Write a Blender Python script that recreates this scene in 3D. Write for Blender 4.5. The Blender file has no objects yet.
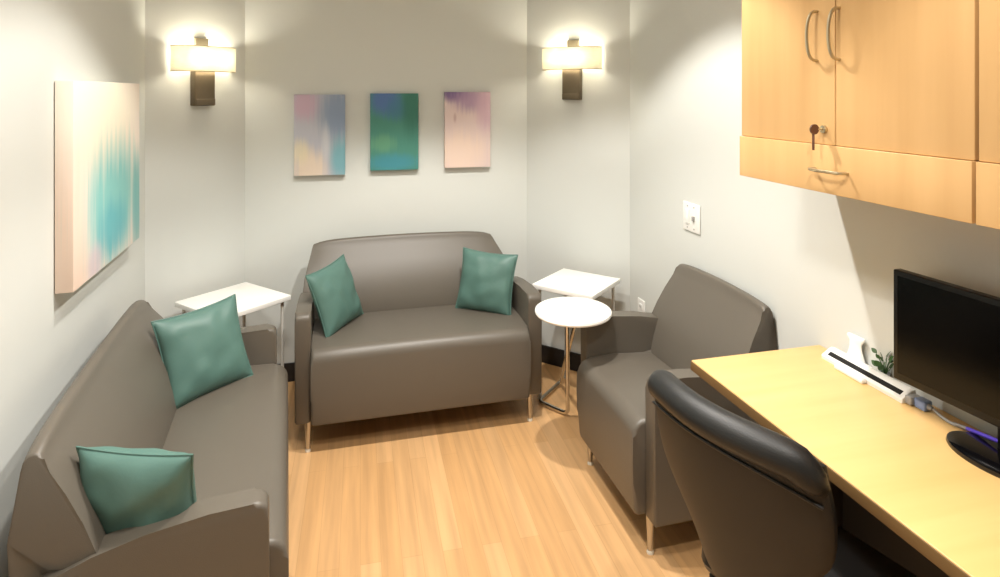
import bpy, bmesh, math, random
from mathutils import Vector, Matrix, noise
SC = bpy.context.scene
COL = SC.collection
PI = math.pi
R = math.radians

# ---------------------------------------------------------------- camera
cam_data = bpy.data.cameras.new('camera')
cam = bpy.data.objects.new('camera', cam_data)
COL.objects.link(cam)
cam.location = (0, 0, 1.6)
cam.rotation_euler = (R(90), 0, R(-12.8))
cam_data.sensor_width = 36
cam_data.lens = 36 * 615 / 1000
cam_data.shift_y = -(288.5 - 92) / 1000
cam_data.clip_start = 0.02
SC.camera = cam

# ---------------------------------------------------------------- world, exposure
W = bpy.data.worlds.new('world'); SC.world = W
W.use_nodes = True
W.node_tree.nodes['Background'].inputs[0].default_value = (0.9, 0.95, 1.0, 1)
W.node_tree.nodes['Background'].inputs[1].default_value = 0.05
SC.view_settings.view_transform = 'Standard'
SC.view_settings.look = 'None'
SC.view_settings.gamma = 1
SC.view_settings.use_curve_mapping = False
SC.view_settings.exposure = 0.45

CEIL = 2.6
DOWNLIGHTS = [((0.60, 2.12), 120), ((-0.05, 2.12), 75), ((0.55, 0.50), 66)]
SCONCE_W = 1.7
DOME_FILL_W = 18

# ---------------------------------------------------------------- materials
def srgb(r, g, b):
    f = lambda c: (c / 255 / 12.92) if c / 255 <= 0.04045 else ((c / 255 + 0.055) / 1.055) ** 2.4
    return (f(r), f(g), f(b), 1)

def mat(name, col, rough=0.6, metal=0.0, var=0.0, vscale=8.0, bump=0.0, bscale=200.0, spec=None, coat=0.0):
    m = bpy.data.materials.new(name); m.use_nodes = True
    nt = m.node_tree; b = nt.nodes['Principled BSDF']
    b.inputs['Base Color'].default_value = col
    b.inputs['Roughness'].default_value = rough
    b.inputs['Metallic'].default_value = metal
    if spec is not None: b.inputs['Specular IOR Level'].default_value = spec
    if coat: b.inputs['Coat Weight'].default_value = coat
    tc = nt.nodes.new('ShaderNodeTexCoord')
    n = nt.nodes.new('ShaderNodeTexNoise'); n.inputs['Scale'].default_value = vscale; n.inputs['Detail'].default_value = 3
    nt.links.new(tc.outputs['Object'], n.inputs['Vector'])
    mr = nt.nodes.new('ShaderNodeMapRange')
    mr.inputs['To Min'].default_value = 1 - var; mr.inputs['To Max'].default_value = 1 + var
    nt.links.new(n.outputs['Fac'], mr.inputs['Value'])
    mx = nt.nodes.new('ShaderNodeVectorMath'); mx.operation = 'SCALE'
    mx.inputs[0].default_value = col[:3]
    nt.links.new(mr.outputs[0], mx.inputs['Scale'])
    nt.links.new(mx.outputs[0], b.inputs['Base Color'])
    if bump:
        n2 = nt.nodes.new('ShaderNodeTexNoise'); n2.inputs['Scale'].default_value = bscale; n2.inputs['Detail'].default_value = 2
        nt.links.new(tc.outputs['Object'], n2.inputs['Vector'])
        bp = nt.nodes.new('ShaderNodeBump'); bp.inputs['Strength'].default_value = bump; bp.inputs['Distance'].default_value = 0.002
        nt.links.new(n2.outputs['Fac'], bp.inputs['Height'])
        nt.links.new(bp.outputs[0], b.inputs['Normal'])
    return m

def wood(name, c1, c2, axis='Z', rough=0.4, sc=1.0):
    m = bpy.data.materials.new(name); m.use_nodes = True
    nt = m.node_tree; b = nt.nodes['Principled BSDF']
    tc = nt.nodes.new('ShaderNodeTexCoord'); mp = nt.nodes.new('ShaderNodeMapping')
    s = {'X': (1.2, 18, 18), 'Y': (18, 1.2, 18), 'Z': (18, 18, 1.2)}[axis]
    mp.inputs['Scale'].default_value = [v * sc for v in s]
    n = nt.nodes.new('ShaderNodeTexNoise'); n.inputs['Scale'].default_value = 1.6; n.inputs['Detail'].default_value = 5
    cr = nt.nodes.new('ShaderNodeValToRGB')
    cr.color_ramp.elements[0].position = 0.3; cr.color_ramp.elements[0].color = c1
    cr.color_ramp.elements[1].position = 0.72; cr.color_ramp.elements[1].color = c2
    nt.links.new(tc.outputs['Object'], mp.inputs[0]); nt.links.new(mp.outputs[0], n.inputs['Vector'])
    nt.links.new(n.outputs['Fac'], cr.inputs[0]); nt.links.new(cr.outputs[0], b.inputs['Base Color'])
    b.inputs['Roughness'].default_value = rough
    return m

def floor_mat():
    m = bpy.data.materials.new('oak_vinyl_plank'); m.use_nodes = True
    nt = m.node_tree; b = nt.nodes['Principled BSDF']; L = nt.links.new
    tc = nt.nodes.new('ShaderNodeTexCoord')
    mp = nt.nodes.new('ShaderNodeMapping'); mp.inputs['Rotation'].default_value = (0, 0, R(90))
    L(tc.outputs['Object'], mp.inputs[0])
    br = nt.nodes.new('ShaderNodeTexBrick')
    br.offset = 0.37; br.inputs['Scale'].default_value = 1
    br.inputs['Brick Width'].default_value = 0.9; br.inputs['Row Height'].default_value = 0.07
    br.inputs['Mortar Size'].default_value = 0.0012; br.inputs['Mortar Smooth'].default_value = 0.4
    br.inputs['Color1'].default_value = srgb(208, 166, 118)
    br.inputs['Color2'].default_value = srgb(198, 154, 104)
    br.inputs['Mortar'].default_value = srgb(188, 146, 98)
    L(mp.outputs[0], br.inputs['Vector'])
    mp2 = nt.nodes.new('ShaderNodeMapping'); mp2.inputs['Scale'].default_value = (22, 1.1, 1)
    L(tc.outputs['Object'], mp2.inputs[0])
    n = nt.nodes.new('ShaderNodeTexNoise'); n.inputs['Scale'].default_value = 1.3; n.inputs['Detail'].default_value = 6
    L(mp2.outputs[0], n.inputs['Vector'])
    mr = nt.nodes.new('ShaderNodeMapRange'); mr.inputs['From Min'].default_value = 0.3; mr.inputs['From Max'].default_value = 0.7
    mr.inputs['To Min'].default_value = 0.84; mr.inputs['To Max'].default_value = 1.14
    L(n.outputs['Fac'], mr.inputs['Value'])
    sc = nt.nodes.new('ShaderNodeVectorMath'); sc.operation = 'SCALE'
    L(br.outputs['Color'], sc.inputs[0]); L(mr.outputs[0], sc.inputs['Scale'])
    L(sc.outputs[0], b.inputs['Base Color'])
    b.inputs['Roughness'].default_value = 0.42
    return m

def painting_mat(name, base, blobs, streak=(20, 20, 1.3)):
    """loose brushed colour fields; blobs = (cx, cz, rx, rz, colour, strength, streakiness) in canvas coordinates"""
    m = bpy.data.materials.new(name); m.use_nodes = True
    nt = m.node_tree; b = nt.nodes['Principled BSDF']; L = nt.links.new
    tc = nt.nodes.new('ShaderNodeTexCoord')
    mp = nt.nodes.new('ShaderNodeMapping'); mp.inputs['Scale'].default_value = streak
    L(tc.outputs['Generated'], mp.inputs[0])
    n = nt.nodes.new('ShaderNodeTexNoise'); n.inputs['Scale'].default_value = 1; n.inputs['Detail'].default_value = 4
    L(mp.outputs[0], n.inputs['Vector'])
    last = None
    for cx, cz, rx, rz, c, st, sk in blobs:
        ma = nt.nodes.new('ShaderNodeMapping'); ma.vector_type = 'POINT'
        ma.inputs['Location'].default_value = (-cx / rx, 0, -cz / rz); ma.inputs['Scale'].default_value = (1 / rx, 0, 1 / rz)
        L(tc.outputs['Generated'], ma.inputs[0])
        ln = nt.nodes.new('ShaderNodeVectorMath'); ln.operation = 'LENGTH'; L(ma.outputs[0], ln.inputs[0])
        s1 = nt.nodes.new('ShaderNodeMath'); s1.operation = 'MULTIPLY_ADD'
        s1.inputs[1].default_value = sk; L(n.outputs['Fac'], s1.inputs[0]); L(ln.outputs['Value'], s1.inputs[2])
        mr = nt.nodes.new('ShaderNodeMapRange'); mr.interpolation_type = 'SMOOTHSTEP'
        mr.inputs['From Min'].default_value = 0.3 + sk * 0.5; mr.inputs['From Max'].default_value = 1.15 + sk * 0.5
        mr.inputs['To Min'].default_value = st; mr.inputs['To Max'].default_value = 0
        L(s1.outputs[0], mr.inputs['Value'])
        mx = nt.nodes.new('ShaderNodeMix'); mx.data_type = 'RGBA'
        L(mr.outputs[0], mx.inputs['Factor'])
        if last is None: mx.inputs['A'].default_value = base
        else: L(last, mx.inputs['A'])
        mx.inputs['B'].default_value = c
        last = mx.outputs['Result']
    L(last, b.inputs['Base Color']); b.inputs['Roughness'].default_value = 0.75
    return m

M = {}
M['wall'] = mat('painted_wall', srgb(207, 210, 206), 0.75, var=0.01, vscale=2, bump=0.08, bscale=350)
M['ceiling'] = mat('painted_ceiling', srgb(225, 222, 214), 0.9)
M['floor'] = floor_mat()
M['base'] = mat('black_rubber_baseboard', srgb(30, 27, 26), 0.55)
M['vinyl'] = mat('taupe_vinyl', srgb(95, 89, 80), 0.42, var=0.03, vscale=5, bump=0.15, bscale=420)
M['steel'] = mat('brushed_steel', srgb(190, 186, 178), 0.28, metal=1.0)
M['white_metal'] = mat('white_coated_steel', srgb(205, 203, 196), 0.35)
M['chrome'] = mat('chrome', srgb(215, 210, 200), 0.12, metal=1.0)
M['glide'] = mat('white_plastic_glide', srgb(225, 220, 205), 0.4)
M['teal'] = mat('teal_satin', srgb(80, 114, 106), 0.5, var=0.06, vscale=14, bump=0.25, bscale=60)
M['white_lam'] = mat('white_laminate', srgb(246, 245, 241), 0.3)
M['bronze'] = mat('brushed_bronze', srgb(112, 100, 82), 0.35, metal=0.85, var=0.08, vscale=40)
M['black_lam'] = mat('charcoal_side_panel', srgb(40, 36, 33), 0.6)
M['maple'] = wood('maple_cabinet', srgb(198, 157, 104), srgb(211, 171, 117), 'Z', 0.38, 0.5)
M['desk'] = wood('maple_worktop', srgb(214, 174, 112), srgb(226, 188, 126), 'Y', 0.36, 0.5)
M['desk_edge'] = mat('brown_edge_band', srgb(104, 78, 42), 0.6)
M['black_leather'] = mat('black_leather', srgb(20, 21, 21), 0.5, var=0.08, vscale=12, bump=0.2, bscale=300)
M['brown_shell'] = mat('dark_brown_shell', srgb(30, 25, 20), 0.55, var=0.06)
M['black_plastic'] = mat('black_plastic', srgb(11, 11, 12), 0.4, spec=0.3)
M['black_gloss'] = mat('black_gloss_plastic', srgb(9, 9, 11), 0.08)
M['screen'] = mat('dark_screen', srgb(4, 4, 5), 0.22, spec=0.25)
M['silver_plastic'] = mat('silver_plastic', srgb(150, 150, 152), 0.35, metal=0.3)
M['white_plastic'] = mat('white_plastic', srgb(232, 232, 228), 0.35)
M['grey_plastic'] = mat('grey_plastic', srgb(150, 150, 150), 0.5)
M['blue_plastic'] = mat('blue_plastic', srgb(122, 140, 180), 0.4)
M['purple_plastic'] = mat('violet_plastic', srgb(90, 70, 200), 0.35)
M['leaf'] = mat('green_leaf', srgb(58, 92, 46), 0.5, var=0.2, vscale=40)
M['dark_soil'] = mat('potting_soil', srgb(40, 30, 22), 0.9)
M['brass'] = mat('satin_nickel', srgb(196, 184, 156), 0.3, metal=0.9)
M['key'] = mat('brown_key_bow', srgb(92, 58, 40), 0.45)
M['paper'] = mat('white_tissue_paper', srgb(245, 245, 242), 0.8)

def shade_mat():
    m = bpy.data.materials.new('linen_shade'); m.use_nodes = True
    nt = m.node_tree; nt.nodes.clear(); L = nt.links.new
    out = nt.nodes.new('ShaderNodeOutputMaterial')
    tc = nt.nodes.new('ShaderNodeTexCoord'); mp = nt.nodes.new('ShaderNodeMapping'); mp.inputs['Scale'].default_value = (40, 40, 260)
    n = nt.nodes.new('ShaderNodeTexNoise'); n.inputs['Scale'].default_value = 1
    L(tc.outputs['Object'], mp.inputs[0]); L(mp.outputs[0], n.inputs['Vector'])
    cr = nt.nodes.new('ShaderNodeValToRGB')
    cr.color_ramp.elements[0].color = srgb(236, 230, 212); cr.color_ramp.elements[1].color = srgb(252, 249, 238)
    L(n.outputs['Fac'], cr.inputs[0])
    d = nt.nodes.new('ShaderNodeBsdfDiffuse'); t = nt.nodes.new('ShaderNodeBsdfTranslucent')
    mx = nt.nodes.new('ShaderNodeMixShader'); mx.inputs[0].default_value = 0.35
    L(cr.outputs[0], d.inputs[0]); L(cr.outputs[0], t.inputs[0])
    L(d.outputs[0], mx.inputs[1]); L(t.outputs[0], mx.inputs[2]); L(mx.outputs[0], out.inputs[0])
    return m
M['shade'] = shade_mat()

def emit_mat(name, col, s):
    m = bpy.data.materials.new(name); m.use_nodes = True
    b = m.node_tree.nodes['Principled BSDF']
    b.inputs['Emission Color'].default_value = col; b.inputs['Emission Strength'].default_value = s
    return m
M['bulb'] = emit_mat('lit_bulb', srgb(255, 236, 190), 6)
M['lens'] = emit_mat('lit_lens', srgb(255, 244, 225), 4)

# ---------------------------------------------------------------- mesh helpers
def build(name, bm, m, parent=None, smooth=True, angle=40, loc=None, mats=None):
    bmesh.ops.recalc_face_normals(bm, faces=bm.faces[:])
    me = bpy.data.meshes.new(name); bm.to_mesh(me); bm.free()
    if smooth:
        for p in me.polygons: p.use_smooth = True
        try: me.set_sharp_from_angle(angle=R(angle))
        except Exception: pass
    for mm in (mats or [m]): me.materials.append(mm)
    o = bpy.data.objects.new(name, me); COL.objects.link(o)
    if parent is not None: o.parent = parent
    if loc is not None: o.location = loc
    return o

def thing(name, label, cat, loc=(0, 0, 0), rz=0, group=None):
    o = bpy.data.objects.new(name, None); COL.objects.link(o)
    o.empty_display_size = 0.1
    o.location = loc; o.rotation_euler = (0, 0, rz)
    return tag(o, label, cat, group)

def tag(o, label, cat, group=None):
    o['label'] = label; o['category'] = cat
    if group: o['group'] = group
    return o

def struct(o, label=None):
    o['kind'] = 'structure'
    if label: o['label'] = label
    return o

def box(bm, lo, hi, bevel=0.0, seg=3):
    x0, y0, z0 = lo; x1, y1, z1 = hi
    vs = [bm.verts.new(p) for p in ((x0,y0,z0),(x1,y0,z0),(x1,y1,z0),(x0,y1,z0),(x0,y0,z1),(x1,y0,z1),(x1,y1,z1),(x0,y1,z1))]
    fs = [bm.faces.new([vs[i] for i in f]) for f in ((0,3,2,1),(4,5,6,7),(0,1,5,4),(1,2,6,5),(2,3,7,6),(3,0,4,7))]
    if bevel:
        es = list({e for f in fs for e in f.edges})
        bmesh.ops.bevel(bm, geom=es, offset=bevel, segments=seg, profile=0.5, affect='EDGES')
    return bm

def nb(): return bmesh.new()

def prism(bm, prof, x0, x1, n=1, xf=None, bevel=0, seg=3):
    """profile (y,z) extruded along x; xf(x, y, z) -> new point"""
    rings = []
    for i in range(n + 1):
        x = x0 + (x1 - x0) * i / n
        rings.append([bm.verts.new(xf(x, y, z) if xf else (x, y, z)) for y, z in prof])
    k = len(prof)
    fs = []
    for a, b in zip(rings, rings[1:]):
        for j in range(k):
            fs.append(bm.faces.new((a[j], a[(j + 1) % k], b[(j + 1) % k], b[j])))
    c0 = bm.faces.new(rings[0]); c1 = bm.faces.new(rings[-1][::-1])
    if bevel:
        es = list(set(c0.edges) | set(c1.edges))
        bmesh.ops.bevel(bm, geom=es, offset=bevel, segments=seg, profile=0.5, affect='EDGES')
    return bm

def tube(bm, pts, r, seg=12, cap=True, closed=False):
    pts = [Vector(p) for p in pts]; rings = []
    n = len(pts); up0 = None
    rr = r if isinstance(r, (list, tuple)) else [r] * n
    for i, p in enumerate(pts):
        if closed: d = (pts[(i + 1) % n] - pts[i - 1])
        else: d = pts[min(i + 1, n - 1)] - pts[max(i - 1, 0)]
        d.normalize()
        if up0 is None:
            up0 = d.orthogonal().normalized()
        else:
            up0 = (up0 - d * up0.dot(d)).normalized()
        s = d.cross(up0)
        rings.append([bm.verts.new(p + (up0 * math.cos(2*PI*k/seg) + s * math.sin(2*PI*k/seg)) * rr[i]) for k in range(seg)])
    prs = list(zip(rings, rings[1:]))
    if closed: prs.append((rings[-1], rings[0]))
    for a, b in prs:
        for k in range(seg):
            bm.faces.new((a[k], a[(k+1) % seg], b[(k+1) % seg], b[k]))
    if cap and not closed:
        bm.faces.new(rings[0][::-1]); bm.faces.new(rings[-1])
    return bm

def lathe(bm, prof, seg=40, c=(0, 0, 0), sx=1, sy=1):
    rings = []
    for r, z in prof:
        if r < 1e-6: rings.append([bm.verts.new((c[0], c[1], c[2] + z))])
        else: rings.append([bm.verts.new((c[0] + r*sx*math.cos(2*PI*k/seg), c[1] + r*sy*math.sin(2*PI*k/seg), c[2] + z)) for k in range(seg)])
    for a, b in zip(rings, rings[1:]):
        for k in range(seg):
            k2 = (k + 1) % seg
            if len(a) == 1 and len(b) == 1: continue
            if len(a) == 1: bm.faces.new((a[0], b[k2], b[k]))
            elif len(b) == 1: bm.faces.new((a[k], a[k2], b[0]))
            else: bm.faces.new((a[k], a[k2], b[k2], b[k]))
    return bm

def fillet(pts, r, n=6):
    """round the corners of an open polyline"""
    pts = [Vector(p) for p in pts]; out = [pts[0]]
    for a, b, c in zip(pts, pts[1:], pts[2:]):
        d1 = (a - b); d2 = (c - b); rr = min(r, d1.length * 0.45, d2.length * 0.45)
        p1 = b + d1.normalized() * rr; p2 = b + d2.normalized() * rr
        for i in range(n + 1):
            t = i / n
            out.append(p1 * (1-t)**2 + b * 2*t*(1-t) + p2 * t*t)
    out.append(pts[-1]); return out

# ---------------------------------------------------------------- the room
BL = (-0.613, 3.58); BR = (0.980, 3.58)
DR = (1.438, 3.122); DL = (-0.991, 3.202)
YN = -1.3
NL = (DL[0] + 0.07 * (DL[1] - YN), YN)
NR = (DR[0] + 0.026 * (DR[1] - YN), YN)
def rwall(y): return DR[0] + 0.026 * (DR[1] - y)
def lwall(y): return DL[0] + 0.07 * (DL[1] - y)

def wall_slab(name, p, q, z0=0, z1=CEIL, t=0.12, m=None, off=0.0, ext=0.0, bevel=0):
    """inner face runs from p to q, the room lying to the right-hand side of p->q"""
    p = Vector((p[0], p[1])); q = Vector((q[0], q[1])); d = (q - p).normalized(); n = Vector((-d.y, d.x))
    p = p - d * ext; q = q + d * ext
    c = [p + n * off, q + n * off, q + n * (off + t), p + n * (off + t)]
    bm = nb()
    lo = [bm.verts.new((v.x, v.y, z0)) for v in c]; hi = [bm.verts.new((v.x, v.y, z1)) for v in c]
    bm.faces.new(lo[::-1]); bm.faces.new(hi)
    for i in range(4): bm.faces.new((lo[i], lo[(i+1) % 4], hi[(i+1) % 4], hi[i]))
    return struct(build(name, bm, m or M['wall'], smooth=False))

ring = [(NL, DL, 'left'), (DL, BL, 'back_left'), (BL, BR, 'back'), (BR, DR, 'back_right'), (DR, NR, 'right'), (NR, NL, 'near')]
for p, q, s in ring:
    wall_slab('wall_' + s, p, q, ext=0.0)
    wall_slab('baseboard_' + s, p, q, 0.0, 0.10, 0.012, M['base'], off=-0.012)
bm = nb(); vs = [bm.verts.new((x, y, 0)) for x, y in ((-1.4, YN-.2), (2.0, YN-.2), (2.0, 3.9), (-1.4, 3.9))]
vb = [bm.verts.new((v.co.x, v.co.y, -0.1)) for v in vs]
bm.faces.new(vs); bm.faces.new(vb[::-1])
for i in range(4): bm.faces.new((vb[i], vb[(i+1) % 4], vs[(i+1) % 4], vs[i]))
struct(build('floor', bm, M['floor'], smooth=False))
bm = nb(); box(bm, (-1.4, YN-.2, CEIL), (2.0, 3.9, CEIL + 0.1))
struct(build('ceiling', bm, M['ceiling'], smooth=False))

# ---------------------------------------------------------------- ceiling downlights and an added fill dome
dl_labels = ['round recessed ceiling downlight above the armchair and the floor between the sofas',
             'round recessed ceiling downlight above the middle of the left sofa front',
             'round recessed ceiling downlight above the near part of the desk']
for ((x, y), w), lab in zip(DOWNLIGHTS, dl_labels):
    t = thing('ceiling_downlight', lab, 'ceiling light', (x, y, CEIL), 0, 'recessed ceiling downlights')
    bm = nb(); lathe(bm, [(0.075, 0.0), (0.095, 0.0), (0.098, -0.004), (0.092, -0.009), (0.078, -0.007), (0.075, 0.0)])
    build('trim_ring', bm, M['white_plastic'], t)
    bm = nb(); lathe(bm, [(0, -0.002), (0.075, -0.002), (0.075, 0.0), (0, 0.0)])
    build('lens', bm, M['lens'], t)
    ld = bpy.data.lights.new('downlight_beam', 'SPOT'); ld.spot_size = R(105); ld.spot_blend = 0.28; ld.shadow_soft_size = 0.035; ld.energy = w
    ld.color = (1.0, 0.955, 0.89)
    lo = bpy.data.objects.new('downlight_beam', ld); COL.objects.link(lo); lo.parent = t; lo.location = (0, 0, -0.012)

t = thing('fill_dome', 'round white dome added as unseen fill light in the middle of the ceiling', 'ceiling light', (-0.10, 1.15, CEIL))  # unseen dome, added only as fill to brighten the whole room
bm = nb(); lathe(bm, [(0, 0.0), (0.19, 0.0), (0.19, -0.02), (0.175, -0.022), (0, -0.022)]); build('mount', bm, M['white_plastic'], t)
bm = nb(); lathe(bm, [(0.172, -0.022), (0.165, -0.045), (0.13, -0.068), (0.07, -0.082), (0, -0.086)]); build('fill_dome_glass', bm, M['lens'], t)
ld = bpy.data.lights.new('dome_fill', 'AREA'); ld.shape = 'DISK'; ld.size = 0.32; ld.energy = DOME_FILL_W; ld.color = (1.0, 0.96, 0.90)
lo = bpy.data.objects.new('dome_fill', ld); COL.objects.link(lo); lo.parent = t; lo.location = (0, 0, -0.09)

# ---------------------------------------------------------------- wall sconces
def sconce(loc, rz, label, w):
    """local frame: back on the wall plane y=0, projecting towards -y"""
    t = thing('wall_sconce', label, 'wall lamp', loc, rz, 'shaded wall sconces')
    h, dp = 0.0625, 0.10
    arc = []
    n = 28
    for i in range(n + 1):
        a = PI * i / n
        # flattened half drum with tight returns
        x = -w * math.copysign(abs(math.cos(a)) ** 0.75, math.cos(a)); y = -0.012 - dp * math.sin(a) ** 0.55
        arc.append((x, y))
    bm = nb(); th = 0.0022
    def off(i, o):
        a = Vector(arc[max(i-1, 0)]); b = Vector(arc[min(i+1, n)]); d = (b - a).normalized()
        nrm = Vector((d.y, -d.x)); p = Vector(arc[i]) + nrm * (-o); return p
    outer = [[bm.verts.new((p[0], p[1], z)) for p in arc] for z in (-h, h)]
    inner = [[bm.verts.new((off(i, th).x, off(i, th).y, z)) for i in range(n + 1)] for z in (-h, h)]
    for i in range(n):
        bm.faces.new((outer[0][i], outer[0][i+1], outer[1][i+1], outer[1][i]))
        bm.faces.new((inner[0][i+1], inner[0][i], inner[1][i], inner[1][i+1]))
        bm.faces.new((outer[1][i], outer[1][i+1], inner[1][i+1], inner[1][i]))
        bm.faces.new((outer[0][i+1], outer[0][i], inner[0][i], inner[0][i+1]))
    for e in (0, n): bm.faces.new((outer[0][e], outer[1][e], inner[1][e], inner[0][e]))
    sh = build('lamp_shade', bm, M['shade'], t)
    for z in (-h, h):
        bm = nb(); tube(bm, [(x, y, z) for x, y in arc], 0.0022, 6); build('shade_trim', bm, M['brass'], sh)
    bm = nb(); box(bm, (-0.054, -0.045, -0.235), (0.054, 0.0, -0.05), 0.004)
    build('backplate', bm, M['bronze'], t)
    bm = nb(); box(bm, (-0.052, -0.050, -0.232), (0.052, -0.045, -0.200), 0.002)
    build('backplate_trim', bm, M['bronze'], t)
    bm = nb(); box(bm, (-0.036, -0.018, -0.06), (0.036, 0.0, 0.108), 0.003)
    build('bracket', bm, M['brass'], t)
    for s in (-1, 1):
        bm = nb(); tube(bm, [(s*0.03, -0.016, -0.05), (s*0.075, -0.045, -0.05)], 0.006, 8)
        tube(bm, [(s*0.075, -0.045, -0.060), (s*0.075, -0.045, -0.04)], 0.011, 12)
        k = build('lamp_holder', bm, M['brass'], t)
        bm = nb(); lathe(bm, [(0, 0), (0.010, 0.002), (0.017, 0.018), (0.017, 0.028), (0.010, 0.042), (0, 0.046)], 16, (s*0.075, -0.045, -0.04))
        build('bulb', bm, M['bulb'], k)
        ld = bpy.data.lights.new('sconce_glow', 'POINT'); ld.energy = SCONCE_W; ld.shadow_soft_size = 0.03; ld.color = (1.0, 0.92, 0.78)
        lo = bpy.data.objects.new('sconce_glow', ld); COL.objects.link(lo); lo.parent = t; lo.location = (s*0.06, -0.060, 0.0)
    return t
sconce((-0.796, 3.397, 1.765), R(45), 'wall sconce with linen half-drum shade on the corner wall above the left white table', 0.162)
sconce((1.200, 3.360, 1.790), R(-45), 'wall sconce with linen half-drum shade on the corner wall above the right square white table', 0.178)

# ---------------------------------------------------------------- seating
def seat_unit(name, label, cat, w, d, loc, rz, group, back_t=0.23, top_in=0.062, bz=0.0, bdx=0.0, arm=0.0, leg_in=0.0, drop=0.018):
    """local frame: rear at y=0, front towards -y, x across"""
    t = thing(name, label, cat, loc, rz, group)
    aw = 0.068; zb = 0.13; hw = w / 2; ih = hw - aw
    # seat block with waterfall front
    fy = -d - 0.035
    prof = [(-0.06, zb), (fy + 0.015, zb), (fy + 0.004, zb + 0.006), (fy, zb + 0.02), (fy - 0.008, zb + 0.12), (fy - 0.010, zb + 0.20)]
    r = 0.055
    for i in range(8):
        a = PI/2 * i / 7
        prof.append((fy - 0.008 + r - r * math.cos(a), 0.462 - r + r * math.sin(a)))
    prof += [(-d * 0.75, 0.468), (-d * 0.5, 0.462), (-back_t, 0.45), (-0.06, 0.445)]
    bm = nb(); prism(bm, prof, -ih + 0.002, ih - 0.002, 6, bevel=0.014,
                     xf=lambda x, y, z: (x, y, z + (0.006 * (1 - (x / ih) ** 2) if z > 0.4 else 0)))
    build('seat', bm, M['vinyl'], t)
    # back: a wedge, thin at the top, swelling forward to the seat
    bt = back_t; q = bt / 0.19
    prof = [(0.0, zb + 0.02), (0.0, 0.62), (-0.012, 0.765)]
    for i in range(7):
        a = PI * i / 6
        prof.append((-0.033 + 0.018 * math.cos(a), 0.783 + 0.016 * math.sin(a)))
    prof += [(-0.068, 0.755), (-0.100 * q, 0.70), (-0.132 * q, 0.64), (-0.158 * q, 0.58), (-0.177 * q, 0.52), (-0.188 * q, 0.47), (-bt, 0.42), (-bt + 0.02, 0.38), (-bt + .03, zb + 0.02)]
    def bx(x, y, z):
        k = max(0, (z - 0.56) / 0.24)
        f = 1 - (top_in * k ** 1.2 + 0.004) / hw
        if z < 0.43: f = ih * 0.99 / hw
        return (x * f + bdx * k, y, z - drop * k * abs(x / hw) ** 10 + bz * max(0, (z - .5) / .3) + (0.012 * (1 - (x / hw) ** 2) if z > 0.7 else 0))
    bm = nb(); prism(bm, prof, -hw, hw, 28, xf=bx, bevel=0.005)
    build('backrest', bm, M['vinyl'], t)
    # arms
    for s in (-1, 1):
        prof = [(-0.03, zb), (-d + 0.008, zb), (-d, zb + 0.01), (-d + 0.002, 0.565 + arm)]
        for i in range(6):
            a = PI/2 * i / 5
            prof.append((-d + 0.002 + 0.035 - 0.035 * math.cos(a), 0.587 + arm + 0.028 * math.sin(a)))
        prof += [(-d * 0.75, 0.613 + arm * 1.1), (-d * 0.5, 0.598 + arm * 1.4), (-d * 0.3, 0.575 + arm * 1.8), (-d * 0.12, 0.540 + arm * 2), (-0.03, 0.515 + arm)]
        bm = nb(); prism(bm, prof, s * ih, s * hw, 1, bevel=0.012, seg=4)
        build('armrest', bm, M['vinyl'], t)
    # welt seam strips where arm meets the seat front
    for sx in (-1, 1):
        for fy_, in ((-d + 0.02,), (-0.08,)):
            x = sx * (ih + 0.012 - leg_in)
            bm = nb(); lathe(bm, [(0, 0.010), (0.0095, 0.010), (0.015, zb + 0.004), (0, zb + 0.004)], 16, (x, fy_, 0))
            lg = build('leg', bm, M['steel'], t)
            bm = nb(); lathe(bm, [(0, 0), (0.012, 0), (0.013, 0.005), (0.010, 0.012), (0, 0.012)], 16, (x, fy_, 0))
            build('glide', bm, M['glide'], lg)
    return t

seat_unit('loveseat', 'taupe vinyl loveseat with two teal pillows against the back wall under three small canvases', 'sofa',
          1.145, 0.64, (0.272, 3.495, 0), R(1.6), 'taupe vinyl seating', back_t=0.22, top_in=0.080, bdx=-0.03)
seat_unit('loveseat', 'taupe vinyl sofa along the left wall under the large canvas', 'sofa',
          1.225, 0.535, (-0.814, 2.130, 0), R(96.3), 'taupe vinyl seating', back_t=0.20, top_in=0.062, arm=-0.008)
seat_unit('armchair', 'taupe vinyl armchair against the right wall between the round table and the desk', 'armchair',
          0.66, 0.505, (1.458, 2.245, 0), R(-88.2), 'taupe vinyl seating', back_t=0.20, top_in=0.035, bz=0.03, arm=0.012, leg_in=0.01, drop=0.006)

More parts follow.
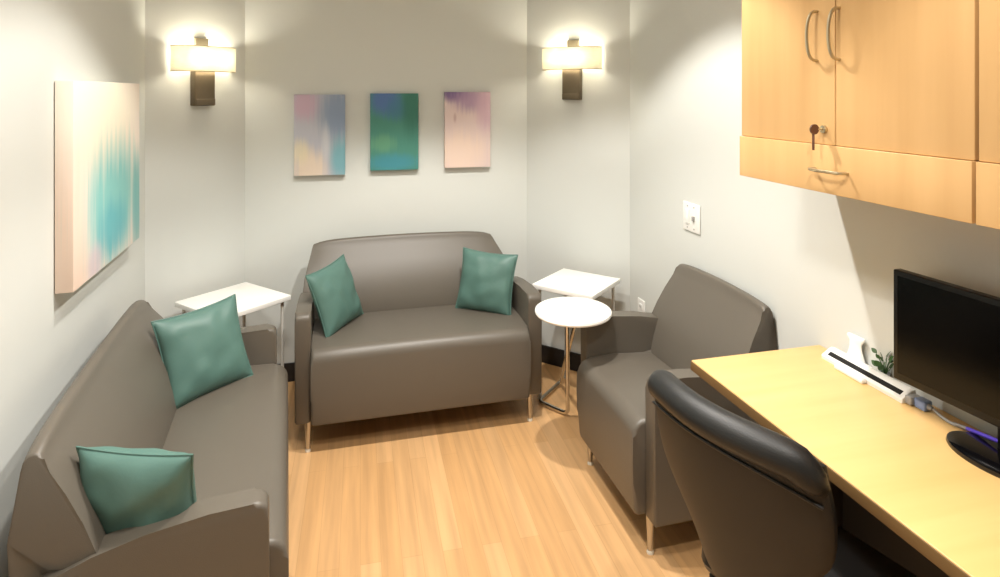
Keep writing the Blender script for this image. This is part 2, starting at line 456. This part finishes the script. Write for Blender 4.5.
# ---------------------------------------------------------------- pillows
def pillow(label, b0, b1, t0, t1, size, seed, thick=0.055):
    """b0,b1 bottom corners, t0,t1 top corners in the room; a stuffed square is laid on that frame"""
    b0, b1, t0, t1 = map(Vector, (b0, b1, t0, t1))
    c = (b0 + b1 + t0 + t1) / 4
    ux = ((b1 - b0) + (t1 - t0)).normalized(); uz = ((t0 - b0) + (t1 - b1)); uz = (uz - ux * uz.dot(ux)).normalized()
    un = ux.cross(uz) * -1
    mtx = Matrix(((ux.x, -un.x, uz.x, c.x), (ux.y, -un.y, uz.y, c.y), (ux.z, -un.z, uz.z, c.z), (0, 0, 0, 1)))
    rnd = random.Random(seed); N = 30; bm = nb(); h = size / 2
    def surf(sgn):
        g = []
        for i in range(N + 1):
            row = []
            for j in range(N + 1):
                u = 2 * i / N - 1; v = 2 * j / N - 1
                uu = math.sin(u * PI / 2) * 0.35 + u * 0.65; vv = math.sin(v * PI / 2) * 0.35 + v * 0.65
                pin = 0.075
                x = h * uu * (1 - pin * (1 - vv * vv)); z = h * vv * (1 - pin * (1 - uu * uu))
                prof = max(0, (1 - abs(uu) ** 2.6)) * max(0, (1 - abs(vv) ** 2.6))
                y = thick * prof ** 0.55
                wr = noise.noise(Vector((uu * 2.2 + seed * 3.1, vv * 2.2, seed))) * 0.010 * prof ** 0.4
                # creases pulled from the corners
                cr = 0.0045 * math.sin(9 * (uu - vv) + seed) * max(0, abs(uu * vv)) * prof ** 0.3
                row.append(((x, sgn * (y + wr + cr), z)))
            g.append(row)
        return g
    A = surf(-1); B = surf(1)
    va = [[bm.verts.new(p) for p in r] for r in A]
    vb = [[va[i][j] if i in (0, N) or j in (0, N) else bm.verts.new(B[i][j]) for j in range(N + 1)] for i in range(N + 1)]
    for i in range(N):
        for j in range(N):
            bm.faces.new((va[i][j], va[i+1][j], va[i+1][j+1], va[i][j+1]))
            bm.faces.new((vb[i][j], vb[i][j+1], vb[i+1][j+1], vb[i+1][j]))
    o = build('throw_pillow', bm, M['teal'], angle=80)
    o.matrix_world = mtx
    tag(o, label, 'pillow', 'teal throw pillows')
    # piping is a part with its own look
    pts = []
    for i in range(N): pts.append(A[i][0])
    for j in range(N): pts.append(A[N][j])
    for i in range(N, 0, -1): pts.append(A[i][N])
    for j in range(N, 0, -1): pts.append(A[0][j])
    bm = nb(); tube(bm, [(x, 0, z) for x, y, z in pts], 0.0028, 6, closed=True)
    pp = build('piping', bm, M['teal'], o)
    return o
PZ = 0.462
pillow('teal pillow upright at the far end of the left sofa beside the corner table',
       (-0.665, 2.41, PZ), (-0.425, 2.62, PZ + .01), (-0.735, 2.49, PZ + .285), (-0.505, 2.68, PZ + .305), 0.325, 1)
pillow('teal pillow leaning on the near arm of the left sofa',
       (-0.635, 1.735, PZ + .005), (-0.395, 1.655, PZ), (-0.655, 1.655, PZ + .29), (-0.405, 1.60, PZ + .275), 0.285, 2, 0.068)
pillow('teal pillow leaning on the left arm of the back wall loveseat',
       (-0.15, 2.95, PZ), (0.015, 3.21, PZ + .01), (-0.235, 2.99, PZ + .275), (-0.095, 3.23, PZ + .305), 0.315, 3)
pillow('teal pillow at the right end of the back wall loveseat',
       (0.515, 3.19, PZ + .01), (0.760, 3.01, PZ), (0.525, 3.26, PZ + .30), (0.765, 3.11, PZ + .29), 0.31, 4)

# ---------------------------------------------------------------- corner tables
def corner_table(label, c, rz, s, z):
    t = thing('corner_table', label, 'table', (c[0], c[1], 0), rz, 'square white corner tables')
    bm = nb(); box(bm, (-s/2, -s/2, z - 0.024), (s/2, s/2, z), 0.003); build('tabletop', bm, M['white_lam'], t)
    k = s/2 - 0.03
    for sx in (-1, 1):
        for sy in (-1, 1):
            bm = nb(); tube(bm, [(sx*k, sy*k, 0.01), (sx*k, sy*k, z - 0.024)], 0.008, 12); lg = build('leg', bm, M['white_metal'], t)
            bm = nb(); lathe(bm, [(0, 0), (0.011, 0), (0.012, 0.006), (0.009, 0.012), (0, 0.012)], 16, (sx*k, sy*k, 0)); build('glide', bm, M['glide'], lg)
    return t
corner_table('square white table in the left corner between the two sofas', (-0.600, 3.205), R(43), 0.378, 0.596)
corner_table('square white table in the right corner behind the small round table', (1.115, 3.075), R(-47), 0.345, 0.602)

# ---------------------------------------------------------------- round pull-up table
t = thing('round_side_table', 'small round white pull-up table on a bent tube frame beside the armchair', 'table', (0.900, 2.530, 0))
bm = nb(); lathe(bm, [(0, 0.637), (0.150, 0.637), (0.162, 0.640), (0.166, 0.647), (0.164, 0.656), (0.158, 0.660), (0, 0.660)], 56)
build('tabletop', bm, M['white_lam'], t)
P = lambda x, y, z: (x - 0.900, y - 2.530, z)
path = fillet([P(0.880, 2.500, 0.626), P(0.915, 2.650, 0.626), P(0.997, 2.880, 0.014), P(0.893, 3.030, 0.014), P(1.065, 3.205, 0.014), P(0.970, 2.640, 0.626), P(0.935, 2.490, 0.626)], 0.035)
bm = nb(); tube(bm, path, 0.0105, 12); build('tube_frame', bm, M['chrome'], t)

# ---------------------------------------------------------------- canvases
def canvas(label, c, w, h, rz, m, dp=0.035, group=None):
    bm = nb(); box(bm, (-w/2, -dp, -h/2), (w/2, 0, h/2), 0.002, 2)
    o = build('canvas_painting', bm, m, loc=c); o.rotation_euler = (0, 0, rz)
    return tag(o, label, 'painting', group)
g = 'three small canvases above the loveseat'
m1 = painting_mat('paint_pink_blue', srgb(180, 182, 194), [
    (0.20, 0.88, 0.35, 0.25, srgb(196, 164, 186), 0.8, 0.9), (0.85, 0.75, 0.45, 0.45, srgb(130, 150, 178), 0.9, 0.6),
    (0.30, 0.08, 0.45, 0.30, srgb(226, 208, 188), 0.9, 0.7), (0.12, 0.30, 0.2, 0.2, srgb(226, 214, 180), 0.7, 0.6), (0.92, 0.2, 0.28, 0.35, srgb(118, 172, 184), 0.95, 0.5),
    (0.62, 0.40, 0.10, 0.30, srgb(208, 210, 212), 0.6, 0.9)])
m2 = painting_mat('paint_teal', srgb(74, 136, 122), [
    (0.30, 0.92, 0.40, 0.26, srgb(84, 112, 172), 0.9, 0.5), (0.55, 0.80, 0.3, 0.2, srgb(70, 120, 150), 0.7, 0.7), (0.85, 0.85, 0.25, 0.5, srgb(52, 112, 98), 0.8, 0.5),
    (0.25, 0.35, 0.35, 0.14, srgb(104, 160, 126), 0.7, 0.9), (0.45, 0.10, 0.7, 0.14, srgb(66, 140, 156), 0.9, 0.5)])
m3 = painting_mat('paint_lilac_peach', srgb(220, 200, 198), [
    (0.20, 0.98, 0.38, 0.14, srgb(112, 92, 138), 1.0, 0.5), (0.55, 0.90, 0.5, 0.2, srgb(168, 140, 172), 0.85, 0.8), (0.9, 0.80, 0.3, 0.4, srgb(206, 172, 190), 0.8, 0.6),
    (0.3, 0.2, 0.8, 0.35, srgb(234, 210, 194), 0.85, 0.7), (0.22, 0.66, 0.04, 0.08, srgb(170, 130, 130), 0.5, 0.4)])
canvas('small canvas in faded pink, blue and cream, left of three above the loveseat', (-0.219, 3.577, 1.362), 0.272, 0.448, 0, m1, group=g)
canvas('small green and blue canvas, middle of three above the loveseat', (0.190, 3.577, 1.374), 0.270, 0.436, 0, m2, group=g)
canvas('small lilac and peach canvas, right of three above the loveseat', (0.612, 3.577, 1.380), 0.270, 0.440, 0, m3, group=g)
ml = painting_mat('paint_cream_aqua', srgb(238, 226, 216), [
    (0.45, 0.80, 0.55, 0.45, srgb(244, 236, 214), 0.9, 0.5), (0.02, 0.15, 0.22, 0.6, srgb(238, 212, 194), 0.8, 0.5),
    (0.56, 0.33, 0.52, 0.42, srgb(136, 202, 200), 1.0, 0.9), (0.52, 0.18, 0.28, 0.20, srgb(96, 180, 192), 0.8, 0.7), (0.95, 0.22, 0.12, 0.4, srgb(112, 186, 188), 0.8, 0.7),
    (0.26, 0.06, 0.12, 0.12, srgb(214, 196, 206), 0.7, 0.4)], streak=(22, 22, 1.2))
yc = 2.515
canvas('large cream and aqua canvas alone on the left wall above the sofa', (lwall(yc) + 0.003, yc, 1.308), 0.75, 0.655, R(90) + math.atan(0.07), ml, 0.05)

# ---------------------------------------------------------------- wall plates
def on_right(y, off=0.0): return (rwall(y) - off, y)
RWROT = R(-90) + math.atan(0.026)
y = 2.50
t = thing('light_switch', 'white light switch plate on the right wall above the armchair', 'switch', (rwall(y) - 0.0015, y, 1.037), RWROT)
bm = nb(); box(bm, (-0.068, -0.006, -0.064), (0.068, 0, 0.064), 0.003); build('switch_plate', bm, M['white_plastic'], t)
bm = nb(); box(bm, (-0.046, -0.010, -0.033), (-0.014, -0.006, 0.033), 0.002); build('rocker', bm, M['white_plastic'], t)
bm = nb(); box(bm, (0.018, -0.016, -0.012), (0.030, -0.006, 0.010), 0.002); build('toggle', bm, M['grey_plastic'], t)
for sx in (-0.03, 0.024):
    for sz in (-0.048, 0.048):
        bm = nb(); tube(bm, [(sx, -0.0055, sz), (sx, -0.0075, sz)], 0.0035, 10); build('screw', bm, M['grey_plastic'], t)
y = 2.98
t = thing('wall_outlet', 'white wall outlet low on the right wall just above the armchair arm', 'outlet', (rwall(y) - 0.0015, y, 0.455), RWROT)
bm = nb(); box(bm, (-0.038, -0.006, -0.058), (0.038, 0, 0.058), 0.003); build('outlet_plate', bm, M['white_plastic'], t)
for sz in (-0.022, 0.022):
    bm = nb(); box(bm, (-0.016, -0.009, sz - 0.013), (0.016, -0.006, sz + 0.013), 0.003); so = build('socket', bm, M['white_plastic'], t)
    bm = nb()
    for sx in (-0.006, 0.006): box(bm, (sx - 0.0012, -0.0096, sz - 0.006), (sx + 0.0012, -0.0088, sz + 0.005))
    build('slots', bm, M['black_plastic'], so, smooth=False)

# ---------------------------------------------------------------- wall cabinets (frame: x = towards the viewer along the right wall, -y = into the room)
def cab_frame(name, label, cat, y, z, group=None):
    return thing(name, label, cat, (rwall(y), y, z), RWROT, group)
CZ0, CZ1, CZT = 1.343, 1.465, 2.20     # bottom, bottom of the doors, top
CD = 0.325
def arch_handle(bm, cx, cz, vert, L=0.128, out=0.034, y0=-CD, r=0.0042, e=0.6):
    pts = []
    for i in range(17):
        a = PI * i / 16
        s = -math.cos(a) * L / 2; o = out * max(0, math.sin(a)) ** e
        pts.append((cx, y0 - o, cz + s) if vert else (cx + s, y0 - o, cz))
    tube(bm, pts, r, 8)
def wall_cabinet(label, y, w, split, lock):
    t = cab_frame('wall_cabinet', label, 'cabinet', y, 0, 'maple wall cabinets')
    dt = 0.019
    bm = nb(); box(bm, (0.001, -CD + dt, CZ0 + 0.001), (w - 0.001, -0.002, CZT), 0.001); build('cabinet_body', bm, M['maple'], t)
    spans = [(0.0015, split - 0.0015), (split + 0.0015, w - 0.0015)]
    for k, (a, b) in enumerate(spans):
        bm = nb(); box(bm, (a, -CD, CZ1 + 0.0005), (b, -CD + dt - 0.001, CZT - 0.002), 0.002); dr = build('door', bm, M['maple'], t)
        hx = b - 0.058 if k == 0 else a + 0.012
        bm = nb(); arch_handle(bm, hx, 1.745, True); build('handle', bm, M['brass'], dr)
        if k == 0 and lock:
            bm = nb(); tube(bm, [(hx + 0.025, -CD - 0.007, 1.505), (hx + 0.025, -CD, 1.505)], 0.010, 20); build('lock', bm, M['brass'], dr)
    bm = nb(); box(bm, (0.0015, -CD - 0.007, CZ0), (w - 0.0015, -CD + dt - 0.001, CZ1 - 0.0005), 0.0012); pn = build('drop_panel', bm, M['maple'], t)
    bm = nb(); arch_handle(bm, split - 0.006, 1.402, False, 0.105, 0.030, -CD - 0.007, e=0.3); build('handle', bm, M['brass'], pn)
    return t
CY = 1.700
wall_cabinet('maple wall cabinet above the far end of the desk, with a key in its lock', CY, 0.728, 0.376, True)
wall_cabinet('maple wall cabinet nearest the viewer, above the monitor, cut off by the photo edge', CY - 0.7325, 0.728, 0.361, False)
# the key in the lock
t = cab_frame('key', 'small brown-headed key standing in the lock of the far wall cabinet', 'key', CY, 0)
kx = 0.376 - 0.0015 - 0.058 + 0.025
bm = nb(); tube(bm, [(kx, -CD - 0.0072, 1.505), (kx, -CD - 0.022, 1.505)], 0.0028, 8); build('key_shaft', bm, M['brass'], t)
bm = nb(); tube(bm, [(kx - 0.002, -CD - 0.032, 1.505), (kx + 0.002, -CD - 0.032, 1.505)], [0.013, 0.013], 20); build('key_bow', bm, M['key'], t)
bm = nb(); box(bm, (kx - 0.004, -CD - 0.036, 1.452), (kx + 0.004, -CD - 0.034, 1.496), 0.0008); build('key_shadow_strip', bm, M['key'], t)  # solid brown strip standing in for the shadow below the key

# ---------------------------------------------------------------- desk
DY = 1.738; DW = 0.474; DL_ = 1.75; DZ = 0.77
t = cab_frame('desk', 'long maple laminate desk fixed along the right wall', 'desk', DY, 0)
bm = nb(); box(bm, (0, -DW, DZ - 0.030), (DL_, -0.003, DZ), 0.002); build('desktop', bm, M['desk'], t)
bm = nb(); box(bm, (-0.0015, -DW - 0.0025, DZ - 0.030), (DL_, -DW + 0.0005, DZ - 0.003), 0.001); build('edge_band', bm, M['desk_edge'], t)
for k, xx in enumerate((0.10, DL_ - 0.03)):
    bm = nb(); box(bm, (xx, -0.30 if k == 0 else -DW + 0.03, 0.0), (xx + 0.025, -0.016, DZ - 0.030), 0.001); build('support_panel', bm, M['black_lam'] if k == 0 else M['maple'], t)
bm = nb(); box(bm, (0.13, -0.035, 0.02), (DL_ - 0.04, -0.016, DZ - 0.030), 0.001); build('modesty_panel', bm, M['black_lam'], t)

# ---------------------------------------------------------------- monitor
mx, my = 1.444, 1.100
t = thing('computer_monitor', 'black widescreen monitor on a glossy oval foot at the back of the desk', 'monitor', (mx, my, DZ), R(-90 + 5.5))
# local x runs towards the viewer (far edge at -x), -y faces the room
hw = 0.262
bm = nb(); box(bm, (-hw, -0.045, 0.074), (hw, -0.018, 0.362), 0.004); build('monitor_housing', bm, M['black_plastic'], t)
bm = nb(); box(bm, (-hw + 0.014, -0.0462, 0.094), (hw - 0.014, -0.0452, 0.348)); build('screen', bm, M['screen'], t, smooth=False)
bm = nb()
box(bm, (-hw - 0.0012, -0.040, 0.076), (-hw, -0.026, 0.360)); build('side_trim', bm, M['silver_plastic'], t, smooth=False)
bm = nb(); box(bm, (-0.025, -0.018, 0.012), (0.025, -0.004, 0.20), 0.003); build('stand_neck', bm, M['black_plastic'], t)
bm = nb(); lathe(bm, [(0, 0), (1.0, 0), (1.02, 0.004), (1.0, 0.010), (0.9, 0.013), (0, 0.015)], 48, (0, -0.040, 0), 0.112, 0.074); build('stand_foot', bm, M['black_gloss'], t)

# ---------------------------------------------------------------- office chair
cx, cy = 0.776, 1.240
t = thing('office_chair', 'black leather office chair with brown back shell pushed up to the desk', 'chair', (cx + .18, cy + .05, 0), R(-90) + R(16))
# local: -y faces the room side (chair back side), +y towards the desk; the thing's base is under the seat
def shell_pt(u, v, side):
    z = 0.44 + 0.455 * v
    hwid = 0.115 + 0.130 * (1 / (1 + math.exp(-(v - 0.36) * 13)))
    hwid *= 1 - 0.05 * max(0, v - 0.75) / 0.25
    x = u * hwid
    rear = -0.185 + 0.075 * (u ** 2) * (hwid / 0.24) - 0.050 * v + 0.055 * (1 - v) ** 2
    zz = z - 0.018 * u ** 4 * v - 0.012 * u ** 2 * max(0, v - .5)
    return x, rear, zz
def shell(bm, off0, off1, v0=0.0, v1=1.0, nu=26, nv=26, shrink=1.0):
    g0 = []; g1 = []
    for j in range(nv + 1):
        v = v0 + (v1 - v0) * j / nv; r0 = []; r1 = []
        for i in range(nu + 1):
            u = (2 * i / nu - 1) * shrink
            x, y, z = shell_pt(u, v, 0)
            e = (1 - abs(u / shrink) ** 6)
            ev = (1 - abs(2 * (v - v0) / (v1 - v0) - 1) ** 8)
            k = math.sqrt(max(0.0, e * ev))
            mid = (off0 + off1) / 2; hf = (off1 - off0) / 2
            r0.append(bm.verts.new((x, y + mid - hf * (0.25 + 0.75 * k), z))); r1.append(bm.verts.new((x, y + mid + hf * (0.25 + 0.75 * k), z)))
        g0.append(r0); g1.append(r1)
    for j in range(nv):
        for i in range(nu):
            bm.faces.new((g0[j][i], g0[j][i+1], g0[j+1][i+1], g0[j+1][i]))
            bm.faces.new((g1[j][i+1], g1[j][i], g1[j+1][i], g1[j+1][i+1]))
    for j in range(nv):
        bm.faces.new((g0[j][0], g0[j+1][0], g1[j+1][0], g1[j][0])); bm.faces.new((g0[j+1][nu], g0[j][nu], g1[j][nu], g1[j+1][nu]))
    for i in range(nu):
        bm.faces.new((g0[0][i+1], g0[0][i], g1[0][i], g1[0][i+1])); bm.faces.new((g0[nv][i], g0[nv][i+1], g1[nv][i+1], g1[nv][i]))
bm = nb(); shell(bm, 0.0, 0.018, 0.0, 0.93); build('back_shell', bm, M['brown_shell'], t, angle=60)
bm = nb(); shell(bm, 0.016, 0.060, 0.16, 0.97, shrink=0.95); build('back_cushion', bm, M['black_leather'], t, angle=60)
# rolled top
pts = []; rad = []
for i in range(33):
    u = 2 * i / 32 - 1
    x, y, z = shell_pt(u * 1.0, 1.0, 0)
    drop = 0.05 * max(0, abs(u) - 0.8) / 0.2
    pts.append((x, y + 0.022, z - 0.022 - drop * .6)); rad.append(0.037 * math.sqrt(max(0.10, 1 - abs(u) ** 12)))
bm = nb(); tube(bm, pts, rad, 18); build('top_roll', bm, M['black_leather'], t, angle=80)
pts = []
for i in range(33):
    u = 2 * i / 32 - 1
    x, y, z = shell_pt(u * 0.97, 0.86 - 0.05 * u * u, 0); pts.append((x, y + 0.0, z))
bm = nb(); tube(bm, pts, 0.004, 8); build('welt', bm, M['black_leather'], t, angle=80)
bm = nb(); prism(bm, [(-0.10, 0.425), (-0.115, 0.45), (-0.105, 0.485), (-0.06, 0.497), (0.20, 0.500), (0.25, 0.485), (0.265, 0.455), (0.25, 0.425)], -0.215, 0.215, 6, bevel=0.02, xf=lambda x, y, z: (x * (0.52 + 0.48 * min(1, max(0, (y + 0.12) / 0.2))), y, z)); build('seat', bm, M['black_leather'], t)
bm = nb(); box(bm, (-0.10, -0.10, 0.385), (0.10, 0.12, 0.422), 0.006); build('tilt_mechanism', bm, M['black_plastic'], t)
bm = nb(); tube(bm, [(0, 0, 0.10), (0, 0, 0.25)], 0.026, 16); tube(bm, [(0, 0, 0.25), (0, 0, 0.39)], 0.015, 16); build('gas_column', bm, M['black_plastic'], t)
for k in range(5):
    a = 2 * PI * k / 5 + 0.3; c, s = math.cos(a), math.sin(a)
    bm = nb(); tube(bm, [(0.02*c, 0.02*s, 0.105), (0.14*c, 0.14*s, 0.095), (0.255*c, 0.255*s, 0.072)], [0.024, 0.019, 0.013], 10); b_ = build('base_arm', bm, M['black_plastic'], t)
    bm = nb()
    for o in (-0.013, 0.013):
        p = Vector((0.262*c - s*o, 0.262*s + c*o, 0.028)); q = p + Vector((-s, c, 0)) * (0.010 if o > 0 else -0.010)
        tube(bm, [p, q], 0.0275, 18)
    tube(bm, [(0.262*c + s*.012, 0.262*s - c*.012, 0.028), (0.262*c - s*.012, 0.262*s + c*.012, 0.028)], 0.006, 8)
    tube(bm, [(0.262*c, 0.262*s, 0.028), (0.262*c, 0.262*s, 0.078)], 0.006, 8)
    build('caster', bm, M['black_plastic'], b_)

# ---------------------------------------------------------------- things on the desk
y = 1.650
t = thing('power_bar', 'long white bar with a black slot lying at the back of the desk', 'power bar', (rwall(y) - 0.046, y, DZ), RWROT - R(1))
# local x towards the viewer
bm = nb(); prism(bm, [(-0.026, 0.0), (-0.027, 0.010), (-0.024, 0.012), (0.003, 0.030), (0.010, 0.032), (0.020, 0.030), (0.022, 0.0)], 0, 0.290, 1, bevel=0.002); build('bar_housing', bm, M['white_plastic'], t)
bm = nb(); prism(bm, [(-0.0175, 0.0150), (-0.0185, 0.0167), (-0.0065, 0.0247), (-0.0055, 0.0230)], 0.016, 0.276, 1); build('slot', bm, M['black_plastic'], t)
bm = nb(); box(bm, (0.070, -0.044, 0.0), (0.175, -0.0275, 0.012), 0.003); build('front_tab', bm, M['white_plastic'], t)
bm = nb(); box(bm, (0.2902, -0.018, 0.002), (0.309, 0.018, 0.024), 0.003); build('end_cap', bm, M['grey_plastic'], t)

t = thing('power_plug', 'pale blue-grey plug at the near end of the white bar', 'plug', (rwall(1.325) - 0.047, 1.325, DZ), RWROT)
bm = nb(); box(bm, (-0.016, -0.014, 0.0), (0.016, 0.014, 0.026), 0.005, 4); build('plug_body', bm, M['blue_plastic'], t)
bm = nb(); tube(bm, [(0.0162, 0, 0.013), (0.026, 0, 0.013)], [0.008, 0.005], 12); build('strain_relief', bm, M['grey_plastic'], t)
bm = nb()
ys = [1.296, 1.270, 1.240, 1.215, 1.195]
cp = [(rwall(1.296) - 0.047, 1.296, DZ + .013), (1.437, 1.272, DZ + .006), (1.436, 1.245, DZ + .004), (1.450, 1.215, DZ + .004), (1.468, 1.185, DZ + .004), (1.477, 1.14, DZ + .004)]
tube(bm, fillet(cp, 0.03, 4), 0.0036, 8)
tag(build('power_cable', bm, M['grey_plastic']), 'grey cable running from the plug towards the monitor foot', 'cable')

# crumpled white paper standing behind the bar
bm = nb(); prof_w = [0.024, 0.020, 0.013, 0.012, 0.018]; N = 20
rings = []
for j, (w_, z_) in enumerate(zip([0.023, 0.022, 0.016, 0.0125, 0.013, 0.019, 0.017], [0.0, 0.014, 0.034, 0.052, 0.068, 0.080, 0.086])):
    ring_ = []
    for k in range(N):
        a = 2 * PI * k / N; rr = w_ * (1 + 0.12 * math.sin(3 * a + j * .9))
        ring_.append(bm.verts.new((rr * 1.75 * math.cos(a) + 0.10 * z_ , rr * 0.36 * math.sin(a), z_ * 1.05)))
    rings.append(ring_)
for a, b in zip(rings, rings[1:]):
    for k in range(N): bm.faces.new((a[k], a[(k+1) % N], b[(k+1) % N], b[k]))
bm.faces.new(rings[0][::-1]); bm.faces.new(rings[-1])
o = build('folded_paper', bm, M['paper'], angle=80, loc=(rwall(1.585) - 0.0125, 1.585, DZ)); o.rotation_euler = (0, 0, RWROT)
tag(o, 'small twist of white paper standing against the wall behind the bar', 'paper')

# little plant
t = thing('potted_plant', 'tiny green leafy plant beside the far edge of the monitor', 'plant', (rwall(1.47) - 0.0165, 1.472, DZ))
bm = nb(); lathe(bm, [(0, 0), (0.010, 0), (0.0135, 0.024), (0.0145, 0.024), (0.0145, 0.028), (0.012, 0.028), (0.0115, 0.022), (0, 0.022)], 20)
build('pot', bm, M['grey_plastic'], t)
rnd = random.Random(5); bm = nb(); bl = nb()
for k in range(26):
    a = 2 * PI * k / 26 + rnd.uniform(-.2, .2); L_ = rnd.uniform(0.005, 0.058)
    dx = math.cos(a) * 0.013 * rnd.uniform(.5, 1); dy = math.sin(a) * 0.034 * rnd.uniform(.5, 1)
    if dx > 0: dx *= 0.5
    top = Vector((dx, dy, 0.022 + L_))
    tube(bm, [(dx * .1, dy * .1, 0.020), (dx * .5, dy * .5, 0.022 + L_ * .6), top], 0.0009, 5)
    dirv = Vector((dx, dy, 0.012)).normalized(); side = dirv.orthogonal().normalized(); nn = dirv.cross(side)
    ll = rnd.uniform(0.014, 0.022); ws = ll * 0.36
    pts_ = []
    for q in range(7):
        tq = q / 6; wq = ws * math.sin(PI * min(1, tq * 0.92 + 0.04)); c_ = top + dirv * (ll * tq - ll * .3) + nn * (-0.004 * tq * tq)
        pts_.append((c_ - side * wq, c_ + nn * 0.0012, c_ + side * wq, c_ - nn * 0.0004))
    vv = [[bl.verts.new(p) for p in r] for r in pts_]
    for r0, r1 in zip(vv, vv[1:]):
        for q in range(4): bl.faces.new((r0[q], r0[(q+1) % 4], r1[(q+1) % 4], r1[q]))
    bl.faces.new(vv[0]); bl.faces.new(vv[-1][::-1])
build('stems', bm, M['leaf'], t); build('foliage', bl, M['leaf'], t)

# pen behind the monitor foot
t = thing('pen', 'violet pen with a pale tip resting on the edge of the glossy monitor foot', 'pen', (1.440, 1.248, DZ), R(-90 - 4))
t.rotation_euler = (0, R(-10), R(-94))
bm = nb(); tube(bm, [(0.045, 0, 0.005), (0.135, 0, 0.005)], 0.0048, 12); build('pen_barrel', bm, M['purple_plastic'], t)
bm = nb(); tube(bm, [(0.0, 0, 0.005), (0.012, 0, 0.005), (0.0448, 0, 0.005)], [0.0012, 0.003, 0.0042], 12); build('pen_tip', bm, M['silver_plastic'], t)
